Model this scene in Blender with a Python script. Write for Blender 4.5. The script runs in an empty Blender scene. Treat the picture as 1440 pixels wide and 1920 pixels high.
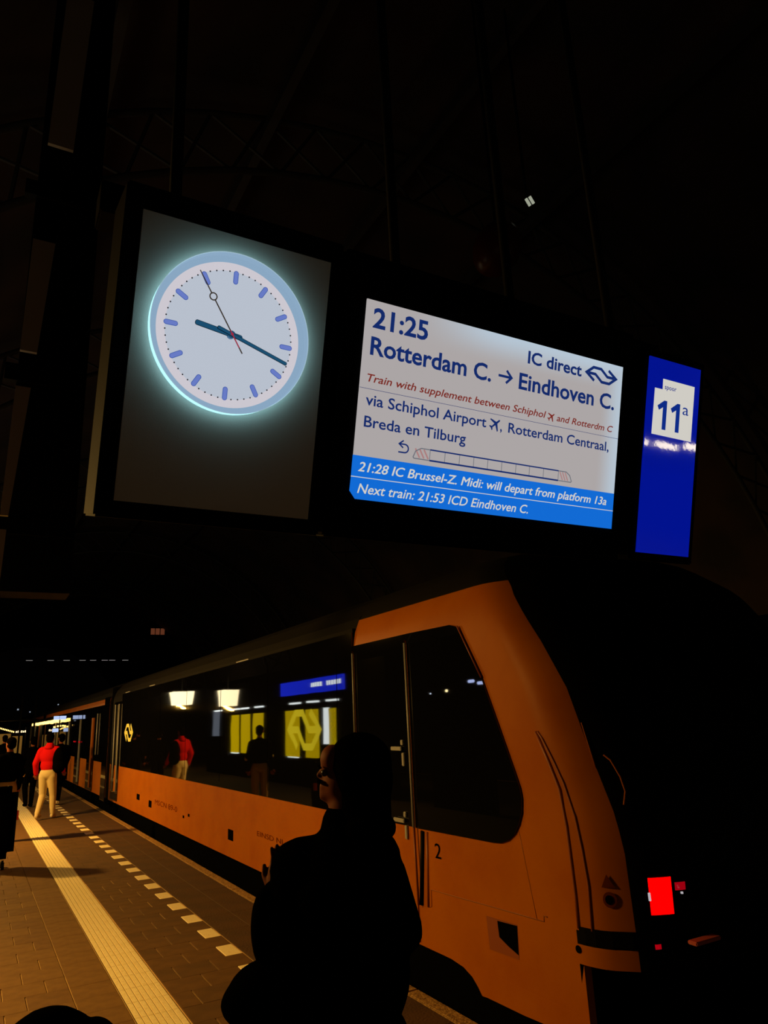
import bpy, bmesh, math, random
from mathutils import Vector, Matrix
random.seed(7)
PI = math.pi
sc = bpy.context.scene
C = bpy.data.collections.new('station'); sc.collection.children.link(C)

# ---------------------------------------------------------------- camera
cam = bpy.data.objects.new('camera', bpy.data.cameras.new('camera')); C.objects.link(cam)
EX = (0.87415, -0.48364, -0.04401); EY = (0.09601, 0.26118, -0.96050); EZ = (0.47606, 0.83540, 0.27475)
m = Matrix(((EX[0], -EY[0], -EZ[0], 0), (EX[1], -EY[1], -EZ[1], 0), (EX[2], -EY[2], -EZ[2], 0), (0, 0, 0, 1)))
cam.matrix_world = Matrix.Translation((0, 0, 1.88)) @ m
cam.data.sensor_fit = 'HORIZONTAL'; cam.data.sensor_width = 36; cam.data.lens = 36 * 1337 / 1440
cam.data.clip_end = 400; cam.data.clip_start = .05
sc.camera = cam
# ---------------------------------------------------------------- world, exposure
w = bpy.data.worlds.new('night_sky'); sc.world = w; w.use_nodes = True
w.node_tree.nodes['Background'].inputs[0].default_value = (.55, .45, .4, 1)
w.node_tree.nodes['Background'].inputs[1].default_value = 0.0006
sc.view_settings.view_transform = 'Standard'; sc.view_settings.look = 'None'
sc.view_settings.exposure = 0; sc.view_settings.gamma = 1; sc.view_settings.use_curve_mapping = False
# ---------------------------------------------------------------- platform lamps
WARM = (1.0, .53, .09)
LAMPS = [(-2.4, -14.0, 4.4, 60), (-2.4, 6.6, 3.7, 235), (-2.4, 16.0, 4.4, 600), (-2.0, 26.6, 2.82, 90), (-2.0, 33.6, 3.1, 130)]
def area(name, loc, size, power, color, rot=(0, 0, 0), sy=None, spread=PI):
    l = bpy.data.lights.new(name, 'AREA'); l.energy = power; l.color = color; l.size = size; l.spread = spread
    if sy: l.shape = 'RECTANGLE'; l.size_y = sy
    o = bpy.data.objects.new(name, l); C.objects.link(o); o.location = loc; o.rotation_euler = rot
    return o
for i, (x, y, z, p) in enumerate(LAMPS):
    area('platform_lamp_light', (x, y, z - .42), .35, p, WARM, (0, math.radians(-30), 0))

# ---------------------------------------------------------------- materials
def mat(name, col=(.5, .5, .5), rough=.5, metal=0, emit=None, strength=1, spec=.5, noise=None, bump=None, coat=0):
    M = bpy.data.materials.new(name); M.use_nodes = True; nt = M.node_tree; b = nt.nodes['Principled BSDF']
    b.inputs['Base Color'].default_value = (*col, 1); b.inputs['Roughness'].default_value = rough
    b.inputs['Metallic'].default_value = metal; b.inputs['Specular IOR Level'].default_value = spec
    b.inputs['Coat Weight'].default_value = coat; b.inputs['Coat Roughness'].default_value = .03
    if emit: b.inputs['Emission Color'].default_value = (*emit, 1); b.inputs['Emission Strength'].default_value = strength
    if noise or bump:
        tc = nt.nodes.new('ShaderNodeTexCoord')
    if noise:                                   # (scale, second colour, amount threshold)
        n = nt.nodes.new('ShaderNodeTexNoise'); n.inputs['Scale'].default_value = noise[0]; n.inputs['Detail'].default_value = 5
        nt.links.new(tc.outputs['Object'], n.inputs['Vector'])
        r = nt.nodes.new('ShaderNodeValToRGB'); e = r.color_ramp.elements
        e[0].position = noise[2] - .12; e[1].position = noise[2] + .12
        e[0].color = (*noise[1], 1); e[1].color = (*col, 1)
        nt.links.new(n.outputs[0], r.inputs[0]); nt.links.new(r.outputs[0], b.inputs['Base Color'])
    if bump:                                    # (scale, strength)
        n = nt.nodes.new('ShaderNodeTexNoise'); n.inputs['Scale'].default_value = bump[0]
        nt.links.new(tc.outputs['Object'], n.inputs['Vector'])
        bp = nt.nodes.new('ShaderNodeBump'); bp.inputs['Strength'].default_value = bump[1]; bp.inputs['Distance'].default_value = .02
        nt.links.new(n.outputs[0], bp.inputs['Height']); nt.links.new(bp.outputs[0], b.inputs['Normal'])
    return M
def emis(name, col, s=1):
    return mat(name, (.0, .0, .0), .6, emit=col, strength=s, spec=.1)
def clear_glass(name):
    M = bpy.data.materials.new(name); M.use_nodes = True; nt = M.node_tree; nt.nodes.clear()
    o = nt.nodes.new('ShaderNodeOutputMaterial'); mx = nt.nodes.new('ShaderNodeMixShader')
    t = nt.nodes.new('ShaderNodeBsdfTransparent'); g = nt.nodes.new('ShaderNodeBsdfGlossy'); g.inputs['Roughness'].default_value = .05
    mx.inputs[0].default_value = .05
    nt.links.new(t.outputs[0], mx.inputs[1]); nt.links.new(g.outputs[0], mx.inputs[2]); nt.links.new(mx.outputs[0], o.inputs[0])
    return M
K = {}
K['paver'] = mat('paver_concrete', (.185, .09, .017), .75, noise=(11, (.15, .07, .012), .5), bump=(120, .12))
K['paver2'] = mat('paver_concrete_dark', (.16, .074, .014), .75, noise=(9, (.125, .055, .010), .5), bump=(120, .12))
K['paver3'] = mat('brown_paver', (.125, .055, .009), .8, noise=(7, (.095, .04, .006), .5), bump=(120, .12))
K['paver4'] = mat('brown_paver_dark', (.11, .048, .008), .8, noise=(5, (.08, .034, .005), .5), bump=(120, .12))
K['slab'] = mat('slab_concrete', (.07, .028, .005), .8, noise=(3, (.05, .02, .004), .5), bump=(50, .3))
K['joint'] = mat('joint_sand', (.80, .52, .20), .9)
K['white_tile'] = mat('cream_tile', (.98, .86, .55), .55, noise=(30, (.88, .72, .40), .40), bump=(80, .2))
K['groove_base'] = mat('groove_dark', (.06, .03, .006), .9)  # base plate between the ribs, darker than the rib tops
K['kerb'] = mat('kerb_stone', (.42, .24, .07), .8, noise=(45, (.18, .09, .02), .5), bump=(70, .4))
K['unseen_floor'] = mat('unseen_floor_black', (.010, .007, .004), .95, spec=.05)
K['dark'] = mat('dark_ballast', (.02, .017, .013), .95)
K['black'] = mat('black_casing', (.0012, .0012, .0014), .7, spec=.06)
K['frame'] = mat('black_steel', (.002, .002, .002), .6, spec=.08)
K['panel'] = mat('pale_panel', (.74, .66, .60), .6, bump=(300, .05))
K['dial'] = emis('clock_dial', (.50, .55, .64), 1)
K['bezel'] = emis('dial_edge', (.63, .60, .66), 1)
K['inner'] = emis('clock_inner_wall', (.26, .40, .56), 1)
K['ring'] = emis('clock_glow_ring', (.25, .54, .60), 2.2)
K['rimline'] = mat('clock_rim', (.35, .45, .5), .3, emit=(.30, .42, .50), strength=1)
K['clearglass'] = clear_glass('clock_cover_glass')
K['marker'] = mat('hour_marker_blue', (.05, .08, .3), .5, emit=(.14, .20, .56), strength=1)
K['markerline'] = mat('hour_marker_edge', (.01, .03, .2), .5, emit=(.03, .09, .36), strength=1)
K['dots'] = mat('minute_dot', (.01, .01, .02), .5)
K['hand'] = mat('clock_hand_blue', (.015, .09, .2), .4, emit=(.010, .075, .16), strength=1)
K['handline'] = mat('clock_hand_edge', (.005, .02, .03), .5)
K['second'] = mat('second_hand_dark', (.05, .035, .02), .4, emit=(.03, .02, .012), strength=1)
K['secondred'] = mat('second_hand_red', (.5, .02, .04), .4, emit=(.35, .02, .05), strength=1)
K['navy'] = emis('text_navy', (.006, .022, .14), 1)
K['redtext'] = emis('text_red', (.19, .018, .012), 1)
K['whitetext'] = emis('text_white', (.62, .62, .58), 1)
K['greytext'] = emis('text_grey', (.13, .14, .17), 1)
K['strip_grey'] = emis('icon_shade', (.25, .29, .36), 1)
K['icon_red'] = emis('icon_red_stripe', (.40, .20, .20), 1)
K['band'] = emis('screen_blue_band', (.006, .145, .66), 1)
K['signblue'] = mat('backlit_blue', (.0, .004, .10), .035, emit=(.0005, .006, .27), strength=1, spec=.6, bump=(30, .004))
K['signwhite'] = mat('backlit_white', (.1, .1, .1), .5, emit=(.62, .60, .55), strength=1)
K['signnavy'] = mat('sign_digit_blue', (.0, .01, .1), .5, emit=(.002, .022, .23), strength=1)
K['orange'] = mat('train_yellow', (.40, .108, .0), .42, spec=.06, noise=(2.5, (.36, .088, .0), .45))
K['oplamp'] = emis('strip_lamp', (1.0, .85, .55), 16)
K['orange_dark'] = mat('train_seam', (.25, .05, .004), .5)
K['bandglass'] = mat('train_black_glass', (.003, .003, .004), .025, spec=.9, bump=(1.1, .045))
K['cabglass'] = mat('cab_black_glass', (.003, .003, .004), .02, spec=.6)
K['roof'] = mat('train_grey_roof', (.004, .003, .003), .8, spec=.1)
K['under'] = mat('underframe_black', (.002, .002, .002), 1, spec=0)
K['mask'] = mat('black_nose_mask', (.002, .0015, .0015), .6, spec=.05)
K['chrome'] = mat('brushed_steel', (.30, .30, .32), .45, spec=.5)
K['yellowlogo'] = mat('yellow_logo_print', (.75, .62, .10), .5, emit=(.16, .14, .015), strength=1)
K['print'] = mat('dark_print', (.003, .002, .002), .9, spec=0)
K['printfaint'] = mat('faint_print', (.13, .025, .0), .8, spec=0)
K['redlamp'] = emis('red_tail_light', (1, .0, .0), 2.2)
K['redlamp2'] = mat('red_lens', (.4, .0, .0), .2, emit=(.30, .0, .005), strength=1)
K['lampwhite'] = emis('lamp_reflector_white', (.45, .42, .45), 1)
K['kyellow'] = emis('kiosk_yellow_panel', (.85, .57, .0), 1.7)
K['klogo'] = emis('kiosk_logo_yellow', (1.0, .76, .02), 2.2)
K['klogo2'] = emis('kiosk_logo_shade', (.30, .22, .0), 2.0)
K['kwhite'] = emis('kiosk_white_strip', (.85, .92, .90), 4.2)
K['kblue'] = emis('kiosk_blue_fascia', (.01, .03, .9), 2.2)
K['lantern'] = emis('lantern_glass', (1.0, .80, .45), 5)
K['warmglow'] = emis('bulb_or_reflection', (1.0, .60, .15), 3.2)
K['warmpale'] = emis('pale_warm_bulb', (1.0, .75, .42), 1.6)
K['coolglow'] = emis('far_screen', (.50, .62, .95), 1)
K['steel'] = mat('painted_roof_steel', (.018, .016, .014), .7)
K['flange'] = mat('pale_column_paint', (.42, .34, .26), .8, spec=.1)
K['roofwood'] = mat('roof_boards', (.035, .018, .010), .9, noise=(.6, (.012, .008, .006), .5))
K['roofglass'] = mat('roof_glazing', (.12, .12, .11), .4)
K['skin'] = mat('skin', (.22, .06, .025), .6, spec=.1)
K['hair'] = mat('dark_hair', (.0018, .0014, .001), 1, spec=0)
K['blackcloth'] = mat('black_cloth', (.0016, .0014, .0016), 1, spec=0)
K['darkcloth'] = mat('charcoal_cloth', (.008, .007, .007), 1, spec=0)
K['redcloth'] = mat('red_sweater', (.52, .004, .006), .9, spec=.1)
K['beige'] = mat('beige_trousers', (.62, .50, .28), .9, spec=.1)
K['tan'] = mat('tan_trousers', (.30, .18, .08), .9, spec=.1)
K['cream'] = mat('cream_sleeves', (.65, .52, .30), .9, spec=.1)
K['shoe'] = mat('white_shoe', (.6, .48, .3), .6)
K['eye'] = mat('eye', (.05, .04, .04), .2)

# ---------------------------------------------------------------- builders
def link(name, me, mats, parent=None, inv=True):
    o = bpy.data.objects.new(name, me); C.objects.link(o)
    if mats is not None and len(me.materials) == 0:
        for q in (mats if isinstance(mats, (list, tuple)) else [mats]): me.materials.append(q)
    if parent:
        o.parent = parent
        if inv and not parent.get('_local'): o.matrix_parent_inverse = Matrix.Translation(-parent_world(parent))
    return o
def parent_world(p):
    v = Vector((0, 0, 0))
    while p is not None:
        v += p.location; 
        if p.parent is not None: v += p.matrix_parent_inverse.translation
        p = p.parent
    return v
def fin(bm, name='mesh', smooth=False):
    bmesh.ops.recalc_face_normals(bm, faces=bm.faces)
    me = bpy.data.meshes.new(name); bm.to_mesh(me); bm.free()
    if smooth:
        for p in me.polygons: p.use_smooth = True
    return me
def tag(o, label=None, cat=None, group=None, kind=None):
    if label: o['label'] = label
    if cat: o['category'] = cat
    if group: o['group'] = group
    if kind: o['kind'] = kind
    return o
def empty(name, loc, label, cat, group=None, local=False):
    o = bpy.data.objects.new(name, None); C.objects.link(o); o.location = loc; o.empty_display_size = .1
    if local: o['_local'] = 1
    return tag(o, label, cat, group)
def abox(bm, x0, x1, y0, y1, z0, z1, bev=0, mi=0):
    v = [bm.verts.new((x, y, z)) for x in (x0, x1) for y in (y0, y1) for z in (z0, z1)]
    F = [(0, 1, 3, 2), (4, 6, 7, 5), (0, 4, 5, 1), (2, 3, 7, 6), (0, 2, 6, 4), (1, 5, 7, 3)]
    fs = [bm.faces.new([v[i] for i in f]) for f in F]
    for f in fs: f.material_index = mi
    if bev:
        es = {e for f in fs for e in f.edges}
        bmesh.ops.bevel(bm, geom=list(es), offset=bev, segments=2, affect='EDGES', clamp_overlap=True)
def box(name, d, m_, parent=None, bev=0):
    bm = bmesh.new(); abox(bm, *d, bev=bev); return link(name, fin(bm, name), m_, parent)
def boxes(name, ds, m_, parent=None, bev=0):
    bm = bmesh.new()
    for d in ds: abox(bm, *d, bev=bev)
    return link(name, fin(bm, name), m_, parent)
def tube_bm(bm, pts, r, n=8, cap=True):
    pts = [Vector(p) for p in pts]; rings = []
    rs = r if isinstance(r, (list, tuple)) else [r] * len(pts)
    for i, p in enumerate(pts):
        a = pts[max(0, i - 1)]; b = pts[min(len(pts) - 1, i + 1)]
        t = (b - a).normalized(); u = t.orthogonal().normalized() if i == 0 else (u - t * u.dot(t)).normalized()
        v = t.cross(u)
        rings.append([bm.verts.new(p + (u * math.cos(2 * PI * k / n) + v * math.sin(2 * PI * k / n)) * rs[i]) for k in range(n)])
    for a, b in zip(rings, rings[1:]):
        for k in range(n): bm.faces.new((a[k], a[(k + 1) % n], b[(k + 1) % n], b[k]))
    if cap: bm.faces.new(rings[0][::-1]); bm.faces.new(rings[-1])
def tube(name, pts, r, m_, parent=None, n=8):
    bm = bmesh.new(); tube_bm(bm, pts, r, n); return link(name, fin(bm, name, True), m_, parent)
def prism(bm, pts, z0, z1, ax='z', mi=0):
    """polygon extruded: ax z -> pts are (x,y); ax x -> pts are (y,z) with extrusion along x"""
    f = (lambda p, h: (p[0], p[1], h)) if ax == 'z' else (lambda p, h: (h, p[0], p[1]))
    a = [bm.verts.new(f(p, z0)) for p in pts]; b = [bm.verts.new(f(p, z1)) for p in pts]
    fs = [bm.faces.new(a[::-1]), bm.faces.new(b)]
    n = len(pts)
    for i in range(n): fs.append(bm.faces.new((a[i], a[(i + 1) % n], b[(i + 1) % n], b[i])))
    for q in fs: q.material_index = mi
def stroke(bm, pts, w, z0, z1, ax='z', closed=False):
    """thick polyline with mitred joints, extruded"""
    P = [Vector(p) for p in pts]; n = len(P); L = []; R = []
    for i in range(n):
        a = P[i - 1] if (i > 0 or closed) else None; b = P[(i + 1) % n] if (i < n - 1 or closed) else None
        d1 = (P[i] - a).normalized() if a is not None else (b - P[i]).normalized()
        d2 = (b - P[i]).normalized() if b is not None else d1
        t = (d1 + d2).normalized(); nn = Vector((-t.y, t.x)); c = max(.45, nn.dot(Vector((-d1.y, d1.x))))
        L.append(P[i] + nn * (w / 2 / c)); R.append(P[i] - nn * (w / 2 / c))
    rng = range(n if closed else n - 1)
    for i in rng:
        j = (i + 1) % n
        prism(bm, [L[i], L[j], R[j], R[i]], z0, z1, ax)
def rounded(w, h, r=None, n=6):
    r = min(w, h) / 2 if r is None else r; out = []
    for cx, cy, a0 in ((w / 2 - r, h / 2 - r, 0), (-w / 2 + r, h / 2 - r, 90), (-w / 2 + r, -h / 2 + r, 180), (w / 2 - r, -h / 2 + r, 270)):
        for k in range(n + 1):
            a = math.radians(a0 + 90 * k / n); out.append((cx + r * math.cos(a), cy + r * math.sin(a)))
    return out
def circle(r, n=64, c=(0, 0)): return [(c[0] + r * math.cos(2 * PI * k / n), c[1] + r * math.sin(2 * PI * k / n)) for k in range(n)]
def ringwall(bm, r, z0, z1, n=96, mi=0):
    a = [bm.verts.new((*p, z0)) for p in circle(r, n)]; b = [bm.verts.new((*p, z1)) for p in circle(r, n)]
    for i in range(n):
        f = bm.faces.new((a[i], a[(i + 1) % n], b[(i + 1) % n], b[i])); f.material_index = mi; f.smooth = True
def annulus(bm, r0, r1, z, n=96):
    a = [bm.verts.new((*p, z)) for p in circle(r0, n)]; b = [bm.verts.new((*p, z)) for p in circle(r1, n)]
    for i in range(n): bm.faces.new((a[i], a[(i + 1) % n], b[(i + 1) % n], b[i]))
_cache = {}
def text_mesh(s, x0, base, x1, cap, shear=0, bold=0.0):
    slant, shear = shear, 0
    def raw(t):
        cu = bpy.data.curves.new('t', 'FONT'); cu.body = t; cu.size = 1; cu.shear = shear; cu.offset = bold; cu.resolution_u = 3
        o = bpy.data.objects.new('t', cu); C.objects.link(o); bpy.context.view_layer.update()
        me = bpy.data.meshes.new_from_object(o.evaluated_get(bpy.context.evaluated_depsgraph_get()))
        bpy.data.objects.remove(o); bpy.data.curves.remove(cu); me.materials.clear(); return me
    if 'H' not in _cache:
        h = raw('H'); _cache['H'] = max(v.co.y for v in h.vertices)
    me = raw(s)
    for v in me.vertices: v.co.x += slant * v.co.y
    xs = [v.co.x for v in me.vertices]; a, b = min(xs), max(xs)
    sx = (x1 - x0) / (b - a); sy = cap / _cache['H']
    for v in me.vertices: v.co = ((v.co.x - a) * sx + x0, v.co.y * sy + base, 0)
    me.name = 'lettering'
    return me

# ================================================================ SETTING
TY = .3115; Y0 = 5.69
floor = box('floor', (-7, 2.86, -8, 90, -.9, -.010), K['joint']); tag(floor, kind='structure')
def tile_mesh(wx, wy, m_, th=.010, bev=.002):
    bm = bmesh.new(); abox(bm, -wx / 2, wx / 2, -wy / 2, wy / 2, -th, 0, bev=0)
    bmesh.ops.bevel(bm, geom=[e for e in bm.edges if all(v.co.z > -1e-6 for v in e.verts)], offset=bev, segments=1, affect='EDGES')
    me = fin(bm, 'tile'); me.materials.append(m_); return me
_tm = {}
def tile(name, x0, x1, y0, y1, m_, gx=.008, gy=.0018, th=.006):
    key = (name, round(x1 - x0, 3), round(y1 - y0, 3), m_.name)
    if key not in _tm: _tm[key] = tile_mesh(x1 - x0 - gx, y1 - y0 - gy, m_, th)
    o = link(name, _tm[key], None, floor)
    o.location = ((x0 + x1) / 2, (y0 + y1) / 2, random.uniform(-.0007, .0007)); return o
far = bmesh.new(); far2 = bmesh.new()
XC = {0: [(-.065, .235), (.235, .535), (.535, .835), (1.45, 1.60), (1.60, 1.90), (1.90, 2.20)],
      1: [(-.065, .085), (.085, .385), (.385, .685), (.685, .835), (1.45, 1.75), (1.75, 2.05)]}
def white_mesh():
    return K['white_tile']
# ribbed guidance tile, one mesh shared
bm = bmesh.new(); wv = .2985 - .004; hv = TY - .003
abox(bm, -wv / 2, wv / 2, -hv / 2, hv / 2, -.010, -.005, mi=1)
for k in range(7):
    xc = -wv / 2 + (k + .5) * wv / 7
    for s in (-1, 1):
        abox(bm, xc - wv / 14 + .0045, xc + wv / 14 - .0045, s * hv / 4 - hv / 4 + .0006, s * hv / 4 + hv / 4 - .0014, -.008, .004)
rib = fin(bm, 'tactile_tile'); rib.materials.append(K['white_tile']); rib.materials.append(K['groove_base'])
for k in range(-42, 130):
    y0 = Y0 + k * TY; par = k % 2; near = 3.8 < y0 < 10.4
    for (a, b) in XC[par]:
        if near: tile('paver', a, b, y0, y0 + TY, (K['paver'] if random.random() < .6 else K['paver2']) if b < 1 else (K['paver3'] if random.random() < .6 else K['paver4']))
        else: abox(far if b < 1 else far2, a + .003, b - .003, y0 + .0013, y0 + TY - .0013, -.010, 0)
    if near: tile('paver', .835, 1.135, y0, y0 + TY, K['paver'], gx=.008, gy=.0008)
    else: abox(far, .839, 1.132, y0, y0 + TY, -.010, 0)
    if 2.5 < y0 < 24:
        o = link('tactile_tile', rib, None, floor); o.location = (1.289, y0 + TY / 2, .001)
    if par == 1 and 2.5 < y0 < 24: tile('white_tile', 2.05, 2.195, y0, y0 + TY, K['white_tile'])
box('left_paving', (-6.9, -.07, -7.9, 89, -.02, -.001), K['unseen_floor'], floor)  # unseen floor blackened so the train windows mirror no bright ground
ff = link('far_paving', fin(far, 'far_paving'), K['paver2'], floor); tag(ff, kind='stuff')
tag(link('far_paving', fin(far2, 'far_paving'), K['paver4'], floor), kind='stuff')
tl = bmesh.new()
for k in list(range(-42, -10)) + list(range(60, 140)):
    y0 = Y0 + k * TY; abox(tl, 1.142, 1.436, y0 + .002, y0 + TY - .002, -.01, .002)
    if k % 2: abox(tl, 2.053, 2.192, y0 + .002, y0 + TY - .002, -.01, .0)
o = link('far_tactile_tiles', fin(tl, 'fart'), K['white_tile'], floor); tag(o, kind='stuff')
box('slab', (2.205, 2.84, -7.9, 3.195, -.01, 0), K['slab'], floor)
yy = 3.2
while yy < 60:
    if yy < 26: tile('slab', 2.205, 2.52, yy, yy + .6, K['slab'], gx=.004); tile('slab', 2.52, 2.84, yy, yy + .6, K['slab'], gx=.004)
    else: box('far_slab', (2.205, 2.84, yy, yy + 2.38, -.01, 0), K['slab'], floor); yy += 1.8
    yy += .6
yy = -8.0
while yy < 62:
    L = 1.0 if yy < 30 else 4.0
    key = ('kerb', L)
    if key not in _tm:
        bm = bmesh.new(); abox(bm, -.05, .05, -L / 2 + .004, L / 2 - .004, -.12, .006, bev=.006); me = fin(bm, 'kerb_stone'); me.materials.append(K['kerb']); _tm[key] = me
    o = link('kerb_stone', _tm[key], None, floor); o.location = (2.90 + random.uniform(-.003, .003), yy + L / 2, 0); yy += L
tb = box('ground', (2.0, 24, -12, 110, -1.1, -.92), K['dark']); tag(tb, kind='structure')
tb['label'] = 'dark track bed beside the platform'
for x in (3.78, 5.22, 7.9, 9.34):
    r_ = boxes('rail', [(x - .035, x + .035, -10, 100, -.76, -.72), (x - .01, x + .01, -10, 100, -.90, -.76), (x - .07, x + .07, -10, 100, -.92, -.90)], K['steel'])
    tag(r_, {3.78: 'steel rail under the orange train, on the side of the platform', 5.22: 'steel rail under the orange train, on its far side',
             7.9: 'nearer rail of the empty track behind the train', 9.34: 'farther rail of the empty track behind the train'}[x], 'rail')
fp = box('floor_opposite', (11.4, 19, -14, 100, -.92, 0), K['slab']); tag(fp, kind='structure')
# ================================================================ SIGNS (tilted 15.4 degrees towards the people below)
TH = math.radians(105.4)
def sign_root(name, u, v, label, cat):
    a = math.radians(15.4)
    o = empty(name, (.2914 + u, 2.0679 - v * math.sin(a), 2.5064 + v * math.cos(a)), label, cat, local=True)
    o.rotation_euler = (TH, 0, 0); return o
def L(name, me, m_, parent): return link(name, me, m_, parent, inv=False)
def lbox(name, d, m_, p, bev=0):
    bm = bmesh.new(); abox(bm, *d, bev=bev); return L(name, fin(bm, name), m_, p)

# ---- clock unit: panel .60 x .854
clock = sign_root('station_clock', 0, 0, 'round backlit station clock glowing on a grey upright panel', 'clock')
bm = bmesh.new(); abox(bm, -.05, .645, -.05, .93, -.26, -.006, bev=.006)
L('casing', fin(bm), K['black'], clock)
lbox('panel', (0, .600, 0, .853, -.006, 0), K['panel'], clock)
CU, CV = .2886, .5407

bm = bmesh.new(); prism(bm, circle(.2215, 96), .0, .0015); dial = L('dial', fin(bm), K['dial'], clock); dial.location = (CU, CV, 0)
def D(name, me, m_): return link(name, me, m_, dial, inv=False)
bm = bmesh.new(); annulus(bm, .198, .2235, .0017); D('dial_edge', fin(bm), K['bezel'])
bm = bmesh.new(); ringwall(bm, .2452, -.001, .033); L('glow_ring', fin(bm), K['ring'], clock).location = (CU, CV, 0)
bm = bmesh.new(); ringwall(bm, .2436, .0005, .0335); annulus(bm, .2235, .2436, .0010); L('inner_wall', fin(bm), K['inner'], clock).location = (CU, CV, 0)
bm = bmesh.new(); annulus(bm, .2440, .2456, .0345); ringwall(bm, .2456, .0325, .0345); ringwall(bm, .2440, .0325, .0345)
L('rim', fin(bm), K['rimline'], clock).location = (CU, CV, 0)
bm = bmesh.new(); f = bm.faces.new([bm.verts.new((*p, .0338)) for p in circle(.2444, 96)])
L('cover_glass', fin(bm), K['clearglass'], clock).location = (CU, CV, 0)
mk1 = bmesh.new(); prism(mk1, rounded(.0155, .042), .0015, .0024); mk1 = fin(mk1)
mk2 = bmesh.new(); prism(mk2, rounded(.0120, .0385), .0024, .0028); mk2 = fin(mk2)
mkm = bmesh.new(); prism(mkm, rounded(.0155, .042), .0015, .0024, mi=0); prism(mkm, rounded(.0120, .0385), .0022, .0028, mi=1)
mkm = fin(mkm); mkm.materials.append(K['markerline']); mkm.materials.append(K['marker'])
for k in range(12):
    a = math.radians(k * 30); o = D('hour_marker', mkm, None); o.location = (.181 * math.sin(a), .181 * math.cos(a), 0); o.rotation_euler = (0, 0, -a)
bm = bmesh.new()
for k in range(60):
    if k % 5:
        a = math.radians(k * 6); prism(bm, circle(.0023, 8, (.1975 * math.sin(a), .1975 * math.cos(a))), .0015, .0030)
tag(D('minute_dots', fin(bm), K['dots']), kind='stuff')
def hand(name, ang, r0, r1, w, z, ms):
    bm = bmesh.new()
    prism(bm, [(x, y + (r0 + r1) / 2) for x, y in rounded(w, r1 - r0, w * .42)], z, z + .0015, mi=0)
    prism(bm, [(x, y + (r0 + r1) / 2) for x, y in rounded(w - .0032, r1 - r0 - .0032, w * .3)], z + .001, z + .0022, mi=1)
    me = fin(bm); [me.materials.append(q) for q in ms]
    o = L(name, me, None, clock); o.location = (CU, CV, 0); o.rotation_euler = (0, 0, -math.radians(ang)); return o
hand('hour_hand', 278, -.035, .114, .0165, .012, (K['handline'], K['hand']))
hand('minute_hand', 107.3, -.048, .193, .0115, .016, (K['handline'], K['hand']))
bm = bmesh.new(); prism(bm, circle(.012, 24), .001, .016); L('hub', fin(bm), K['hand'], clock).location = (CU, CV, 0)

bm = bmesh.new()
prism(bm, [(-.0018, -.065), (.0018, -.065), (.0018, .112), (-.0018, .112)], .021, .0222)
prism(bm, [(-.0018, .131), (.0018, .131), (.0013, .205), (-.0013, .205)], .021, .0222)
R0, R1 = circle(.0125, 40, (0, .1215)), circle(.0090, 40, (0, .1215))
for i in range(40):
    j = (i + 1) % 40; prism(bm, [R0[i], R0[j], R1[j], R1[i]], .021, .0222)
o = L('second_hand', fin(bm), K['second'], clock); o.location = (CU, CV, 0); o.rotation_euler = (0, 0, math.radians(34))
bm = bmesh.new(); prism(bm, [(-.0016, -.045), (.0016, -.045), (.0016, .012), (-.0016, .012)], .0222, .0228); prism(bm, circle(.0042, 20), .0222, .0230)
p = link('second_hand_hub', fin(bm), K['secondred'], o, inv=False); p['label'] = 'red centre of the second hand'

# ---- departure display
SW, SH = 1.2166, .6835
disp = sign_root('departure_display', 1.1357 - .2914 + .0, 0, 'wide lit train departure display, white with a blue band at its foot', 'sign')
a_ = math.radians(15.4); v0 = .0848; disp.location = (.2914 + .7365, 2.0679 - v0 * math.sin(a_), 2.5064 + v0 * math.cos(a_))
disp.location.x = 1.0361
bm = bmesh.new(); abox(bm, -.085, SW + .06, -.135, SH + .155, -.26, -.006, bev=.006); L('casing', fin(bm), K['black'], disp)
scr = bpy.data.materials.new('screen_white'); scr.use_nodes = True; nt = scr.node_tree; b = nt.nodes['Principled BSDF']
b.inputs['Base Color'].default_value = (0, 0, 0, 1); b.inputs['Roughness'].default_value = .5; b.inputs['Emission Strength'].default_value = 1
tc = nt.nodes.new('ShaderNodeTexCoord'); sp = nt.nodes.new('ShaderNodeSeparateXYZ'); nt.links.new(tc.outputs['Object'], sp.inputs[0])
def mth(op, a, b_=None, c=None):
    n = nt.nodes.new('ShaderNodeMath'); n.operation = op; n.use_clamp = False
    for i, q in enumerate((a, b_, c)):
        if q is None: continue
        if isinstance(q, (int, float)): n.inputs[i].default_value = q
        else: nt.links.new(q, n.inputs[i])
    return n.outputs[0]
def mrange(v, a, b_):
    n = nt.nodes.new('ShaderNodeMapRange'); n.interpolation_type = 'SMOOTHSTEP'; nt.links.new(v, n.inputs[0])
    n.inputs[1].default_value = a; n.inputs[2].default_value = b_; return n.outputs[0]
top = mth('MULTIPLY', mrange(sp.outputs[1], .56, .69), mrange(sp.outputs[0], .15, .6))  # brighter bluish tone painted into the screen's top and right edges
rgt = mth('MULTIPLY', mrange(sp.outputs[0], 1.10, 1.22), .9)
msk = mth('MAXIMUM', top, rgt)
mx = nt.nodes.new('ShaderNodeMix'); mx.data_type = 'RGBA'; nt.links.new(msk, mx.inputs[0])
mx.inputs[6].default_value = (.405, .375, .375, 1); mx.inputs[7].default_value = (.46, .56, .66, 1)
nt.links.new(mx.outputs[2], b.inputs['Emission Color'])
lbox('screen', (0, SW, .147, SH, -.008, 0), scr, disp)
bm = bmesh.new(); prism(bm, [(.021, 0), (SW, 0), (SW, .0735), (-.001, .0735), (-.002, .026)], -.008, .0002); L('notice_band', fin(bm), K['band'], disp)
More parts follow.
